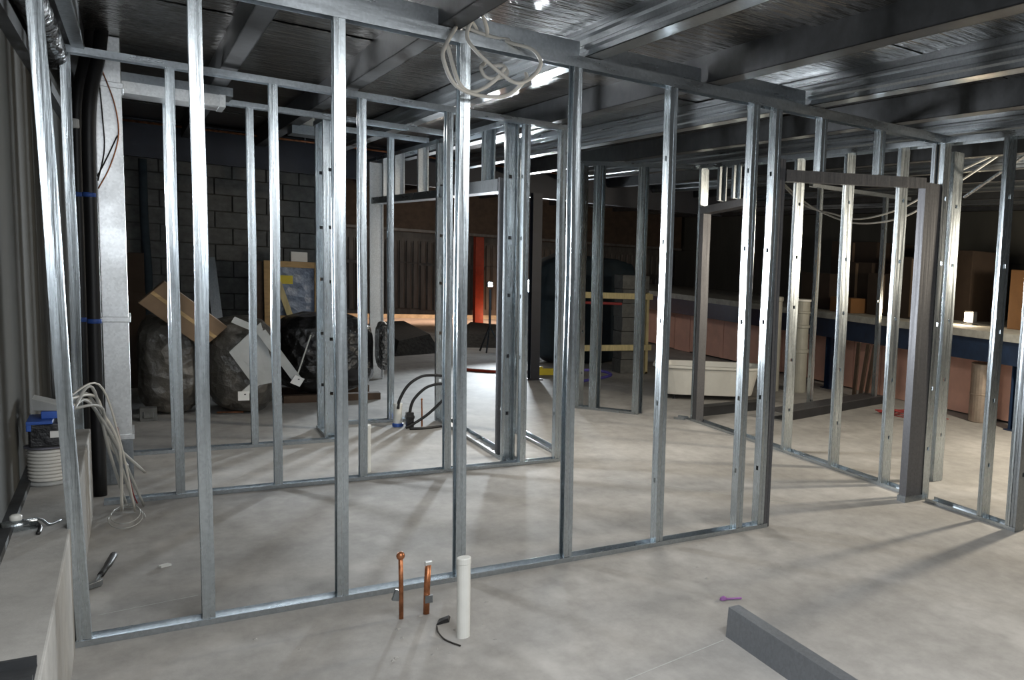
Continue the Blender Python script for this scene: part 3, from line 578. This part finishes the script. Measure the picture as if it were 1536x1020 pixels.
tag(MB().hexa([(3.0, 14.8, 0), (3.75, 15.2, 0), (4.2, 18.8, 0), (3.3, 19.1, 0), (3.1, 15, .22), (3.6, 15.3, .3), (3.9, 18.5, .26), (3.4, 18.8, .2)]).build('rubble_heap', 'rubble_dark', origin=(3.5, 17, 0)), 'low dark heap of sheets beside the far cladding wall', 'heap')
tag(MB().hexa([(4.3, 16.0, 0), (5.4, 15.7, 0), (6.4, 18.6, 0), (5.0, 19, 0), (4.5, 16.4, .2), (5.0, 16.4, .24), (5.9, 18, .2), (5.1, 18.5, .25)]).build('rubble_heap', 'rubble_dark', origin=(5, 17, 0)), 'low dark heap of rubble in front of the orange column', 'heap')
tag(MB().bar((4.27, 12.25, .05), (4.55, 12.2, .05), .07, .09).bar((4.25, 12.28, .1), (4.33, 12.24, .1), .05, .04).build('yellow_tool', 'yellow_label', origin=(4.45, 12.2, 0)), 'yellow power tool on the floor right of the navy column', 'tool')
tag(MB().tube(cr([(3.5, 12.9, .02), (3.8, 12.6, .02), (4.0, 12.6, .02), (4.2, 12.45, .02), (4.4, 12.3, .02)], 6), .022, 8).build('extension_cable', 'orange_paint', origin=(4, 12.5, 0)), 'orange cord on the floor at the foot of the navy column', 'cord')
tag(MB().tube(cr([(4.45, 11.3, .16), (4.6, 11.4, .17), (4.8, 11.3, .16), (4.86, 11.15, .13), (4.72, 11.1, .1), (4.5, 11.2, .05), (4.45, 11.25, .02)], 6), .02, 8).build('violet_hose', 'violet_hose', origin=(4.6, 11.2, 0)), 'short violet hose on the floor behind the angled frame', 'hose')
# pier, rails and dim clutter behind the angled frame
pr_ = thing('block_pier', (5.62, 12.3, 0), 'grey block pier seen between the studs of the angled frame', 'pier')
for k in range(7): MB().box(5.44+(k % 2)*.01, 5.86, 12.15, 12.45, k*.21+.003, k*.21+.205).build('block', 'block', pr_, bevel=.004)
for z, lab in ((1.12, 'upper pale timber rail in front of the block pier'), (.36, 'lower pale timber rail in front of the block pier')):
    tag(MB().box(4.6, 5.85, 12.0, 12.045, z, z+.085).box(4.6, 5.85, 11.996, 12.0, z+.03, z+.055).build('timber_rail', 'timber_pale', origin=(5.2, 12, z)), lab, 'rail')
tag(MB().tube([(4.55, 12.15, 1.05), (5.43, 12.15, 1.04)], .02, 8).build('red_rail', 'red_wire', origin=(5, 12.15, 1.04)), 'thin red rail just under the upper timber rail', 'rail')
for x in (4.62, 5.80): tag(MB().box(x-.02, x+.02, 12.046, 12.12, 0, 1.22).box(x-.025, x+.025, 12.046, 12.13, 0, .03).build('rail_post', 'timber_pale', origin=(x, 12.08, 0)), 'short timber post at the %s end of the two rails' % ('left' if x < 5 else 'right'), 'post')
bale('covered_stack', (5.45, 13.6, 0), (.8, .35, .85), 'teal_cloth', 'dark teal covered stack behind the block pier', 'covered stack', 21, .4)
# white bath
tb = thing('bath_tub', (5.45, 9.5, 0), 'white bath tub standing on the floor behind the angled frame', 'bath tub')
def ring(cx, cy, hx, hy, z, rot, n=28, e=.5):
    return [Vector((cx, cy, z))+Matrix.Rotation(rot, 3, 'Z') @ Vector((math.copysign(abs(math.cos(t))**e, math.cos(t))*hx, math.copysign(abs(math.sin(t))**e, math.sin(t))*hy, 0)) for t in [2*math.pi*k/n for k in range(n)]]
mb = MB(); rot = -.55; lev = [(.56, .26, .07), (.64, .32, .40), (.68, .36, .41), (.68, .36, .44), (.62, .30, .44), (.54, .24, .14)]
n = 28
for hx, hy, z in lev: mb.v += ring(5.5, 9.66, hx, hy, z, rot)
for i in range(len(lev)-1): mb.f += [(i*n+j, i*n+(j+1) % n, (i+1)*n+(j+1) % n, (i+1)*n+j) for j in range(n)]
mb.f += [tuple(range(n)), tuple((len(lev)-1)*n+j for j in range(n))]
mb.build('shell', 'white_enamel', tb, smooth=False, bevel=.004)
for dx, dyy in ((-.4, .2), (.4, -.2), (.4, .15), (-.4, -.12)):
    q = Matrix.Rotation(rot, 3, 'Z') @ Vector((dx, dyy, 0)); MB().lathe((5.5+q.x, 9.66+q.y, 0), [(.03, 0), (.02, .03), (.02, .075)], 10).build('foot', 'dark_joist', tb)
# black plinth and loose black sill
kd = Vector((2.0, .64, 0)).normalized(); kn = Vector((-kd.y, kd.x, 0)); k0 = Vector((5.45, 7.86, 0)); k1 = k0+kd*2.15
pk = thing('black_plinth', (6.4, 8.2, 0), 'long black steel plinth lying on the floor beyond the right frame', 'plinth')
MB().hexa([k0, k1, k1+kn*.02, k0+kn*.02]+[p+Vector((0, 0, .1)) for p in (k0, k1, k1+kn*.02, k0+kn*.02)]).build('face', 'black_paint', pk)
MB().hexa([p+Vector((0, 0, .1)) for p in (k0, k1, k1+kn*.3, k0+kn*.3)]+[p+Vector((0, 0, .106)) for p in (k0, k1, k1+kn*.3, k0+kn*.3)]).build('top_plate', 'jamb_steel', pk)
tag(MB().bar((4.75, 8.55, .05), (5.75, 8.72, .05), .12, .1).bar((4.75, 8.55, .104), (5.75, 8.72, .104), .16, .008).build('black_sill', 'black_paint', origin=(5.2, 8.6, 0)), 'short black sill on the floor in front of the bath tub', 'sill')
# raised dock at the right: slab edge, navy fascia, columns and pink boards
dk = thing('loading_dock', (7.6, 8.5, 0), 'raised dock with a pale slab edge over a navy fascia on the right', 'dock')
MB().box(7.52, 10.18, 4.4, 19.8, 1.03, 1.12).build('slab', 'slab_edge', dk); MB().box(7.55, 7.6, 4.4, 19.8, .76, 1.03).build('fascia', 'navy_bright', dk)
for y in (4.45, 19.4): MB().box(7.62, 10.1, y, y+.3, 0, 1.03).build('pier', 'block', dk)
y = 4.8; k = 0
while y < 19:
    L = .62; MB().box(7.95, 7.99, y, y+L-.02, random.uniform(.0, .04), random.uniform(.78, 1.0)).build('board', 'pink_board', dk); y += L; k += 1
for y, lab in ((6.38, 'navy column under the dock at the right edge'), (9.95, 'navy column under the dock beside the grey plastic pipe')): column(7.69, y, .13, 1.03, 'navy_bright', lab)
tag(MB().lathe((7.74, 7.0, 0), [(.13, 0), (.14, .01), (.14, .33), (.146, .34), (.14, .35), (.14, .70), (.146, .71), (.13, .72)], 24).build('steel_drum', 'drum_steel', origin=(7.74, 7, 0)), 'dull steel drum standing under the dock', 'drum')
for k, (y0, a, lab) in enumerate(((9.05, .10, 'dark plank leaning under the dock, left one'), (8.92, .02, 'dark plank leaning under the dock, middle one'), (8.80, .0, 'dark plank leaning under the dock, right one'))):
    tag(MB().bar((7.42, y0, 0), (7.54, y0+a, .75), .07, .02, (1, 0, 0)).build('plank', 'timber_dark', origin=(7.45, y0, 0)), lab, 'plank')
pp = thing('ribbed_pipe', (6.98, 9.75, 0), 'thick grey plastic pipe with ribbed sockets standing upright by the dock', 'pipe')
prof = [(.10, 0), (.105, .02), (.105, .55), (.118, .56), (.118, .60), (.105, .61), (.105, .90), (.122, .91), (.122, .94), (.108, .95), (.108, 1.10), (.122, 1.11), (.122, 1.13), (.112, 1.14), (.112, 1.27)]
MB().lathe((6.98, 9.75, 0), prof, 24).build('pipe', 'pvc_grey', pp); MB().lathe((6.98, 9.75, 1.27), [(.11, 0), (.15, .005), (.15, .03), (.11, .035)], 24).build('rim', 'pvc_white', pp)
tag(MB().lathe((6.70, 9.95, 0), [(.07, 0), (.07, 1.25), (.085, 1.26), (.085, 1.31), (.07, 1.32)], 20).build('drain_pipe', 'pvc_grey', origin=(6.70, 9.95, 0)), 'thinner grey drain pipe standing left of the ribbed pipe', 'pipe')
rw = thing('wire_tangle', (7.1, 7.6, 0), 'tangle of red wires on the floor below the dock', 'wires')
for k in range(9):
    pts = [(6.9+random.uniform(-.1, .55), 7.55+random.uniform(-.4, .4), .01+random.uniform(0, .05)) for _ in range(5)]
    MB().tube(cr(pts, 6), .006, 6).build('wire', 'red_wire', rw)
# goods on the dock
goods = [(8.3, 10.9, .55, .75, .55, 'cardboard_dark'), (8.45, 10.1, .5, .7, .75, 'cardboard_dark'), (8.3, 9.3, .5, .7, .6, 'cardboard_dark'), (8.25, 9.95, .3, .5, .22, 'cardboard_orange'), (8.3, 8.7, .5, .45, .85, 'cardboard_dark'), (8.6, 6.9, .5, .6, .75, 'cardboard_orange'), (8.5, 6.1, .5, .6, .95, 'timber'), (9.4, 11.2, .8, 1.2, 1.1, 'cardboard_dark'), (9.3, 9.0, .8, 1.2, 1.0, 'cardboard_dark')]
labs = ['dark carton at the far left of the dock', 'dark carton behind the low orange carton on the dock', 'dark carton right of the low orange carton on the dock', 'low orange brown carton at the dock edge', 'tall dark carton in the middle of the dock', 'orange brown carton near the lit lamp on the dock', 'yellow brown carton at the right edge of the dock', 'tall dark crate at the back of the dock, left', 'tall dark crate at the back of the dock, right']
for (x, y, sx, sy, sz, mt), lab in zip(goods, labs):
    t = thing('carton', (x, y, 1.12), lab, 'carton')
    if mt == 'cardboard_orange' and sx == .3: x = 7.95; t.location.x = x; t['_o'] = (x, y, 1.12)
    MB().box(x-sx/2, x+sx/2, y-sy/2, y+sy/2, 1.121, 1.12+sz).build('box', mt, t, bevel=.008)
    MB().box(x-sx/2-.003, x-sx/2-.0005, y-.03, y+.03, 1.15, 1.12+sz-.02).build('tape_strip', 'cardboard', t)
    if mt == 'timber': MB().box(x-sx/2-.006, x-sx/2-.0035, y-sy/2+.05, y+sy/2-.05, 1.42, 1.56).build('label_band', 'teal_label', t)
tag(MB().box(8.2, 8.27, 7.4, 9.6, 1.9, 2.2).box(8.19, 8.2, 7.5, 9.5, 1.95, 2.0).build('hanging_board', 'dark_cloth', origin=(8.2, 8.5, 1.9)), 'dim board hanging above the dock cartons', 'board') if False else None
wl = thing('bright_spot_lamp', (8.25, 7.75, 1.12), 'small lit lamp standing in for a warm bright spot on the dock', 'lamp')  # glowing lamp put in for a warm bright spot on the goods
MB().box(8.2, 8.3, 7.66, 7.86, 1.12, 1.14).build('base', 'dark_joist', wl); MB().box(8.23, 8.30, 7.68, 7.84, 1.15, 1.30).build('housing', 'dark_joist', wl); MB().box(8.222, 8.229, 7.69, 7.83, 1.16, 1.28).build('glass', 'bright_spot_glass', wl)
light('bright_spot_light', 'POINT', (8.1, 7.75, 1.25), 14, (1, .8, .55), .05)  # warm light added at that bright spot
tag(MB().box(10.2, 10.3, 4.5, 19.8, 1.12, 2.9).box(10.15, 10.2, 4.5, 19.8, 2.0, 2.1).build('wall_dock', 'concrete_wall'), kind='structure', label='dim wall at the back of the dock')
# slack cables and a brace beyond the right frame
for k, pts in enumerate(([(6, 8.5, 2.53), (6, 8.0, 2.355), (6, 7.4, 2.25), (6, 6.65, 2.32), (6.0, 6.0, 2.6)], [(6, 8.5, 2.49), (6.02, 7.95, 2.37), (6.02, 7.4, 2.30), (6.02, 6.66, 2.43), (6.02, 6.0, 2.72)])):
    tag(MB().tube(cr([(6, 9.2, 2.9)]+pts+[(6, 5.3, 2.92)], 6), .010, 6).build('slack_cable', 'cable_white', origin=pts[2], smooth=True), 'white cable sagging %s beyond the doorway' % ('lowest' if k == 0 else 'higher'), 'cable')
tag(MB().bar((5.3, 5.15, 2.40), (5.3, 4.45, 2.74), .03, .012).build('brace', 'galvanized_steel', origin=(5.3, 4.8, 2.5)), 'thin diagonal brace under the ceiling beyond the right frame', 'brace')
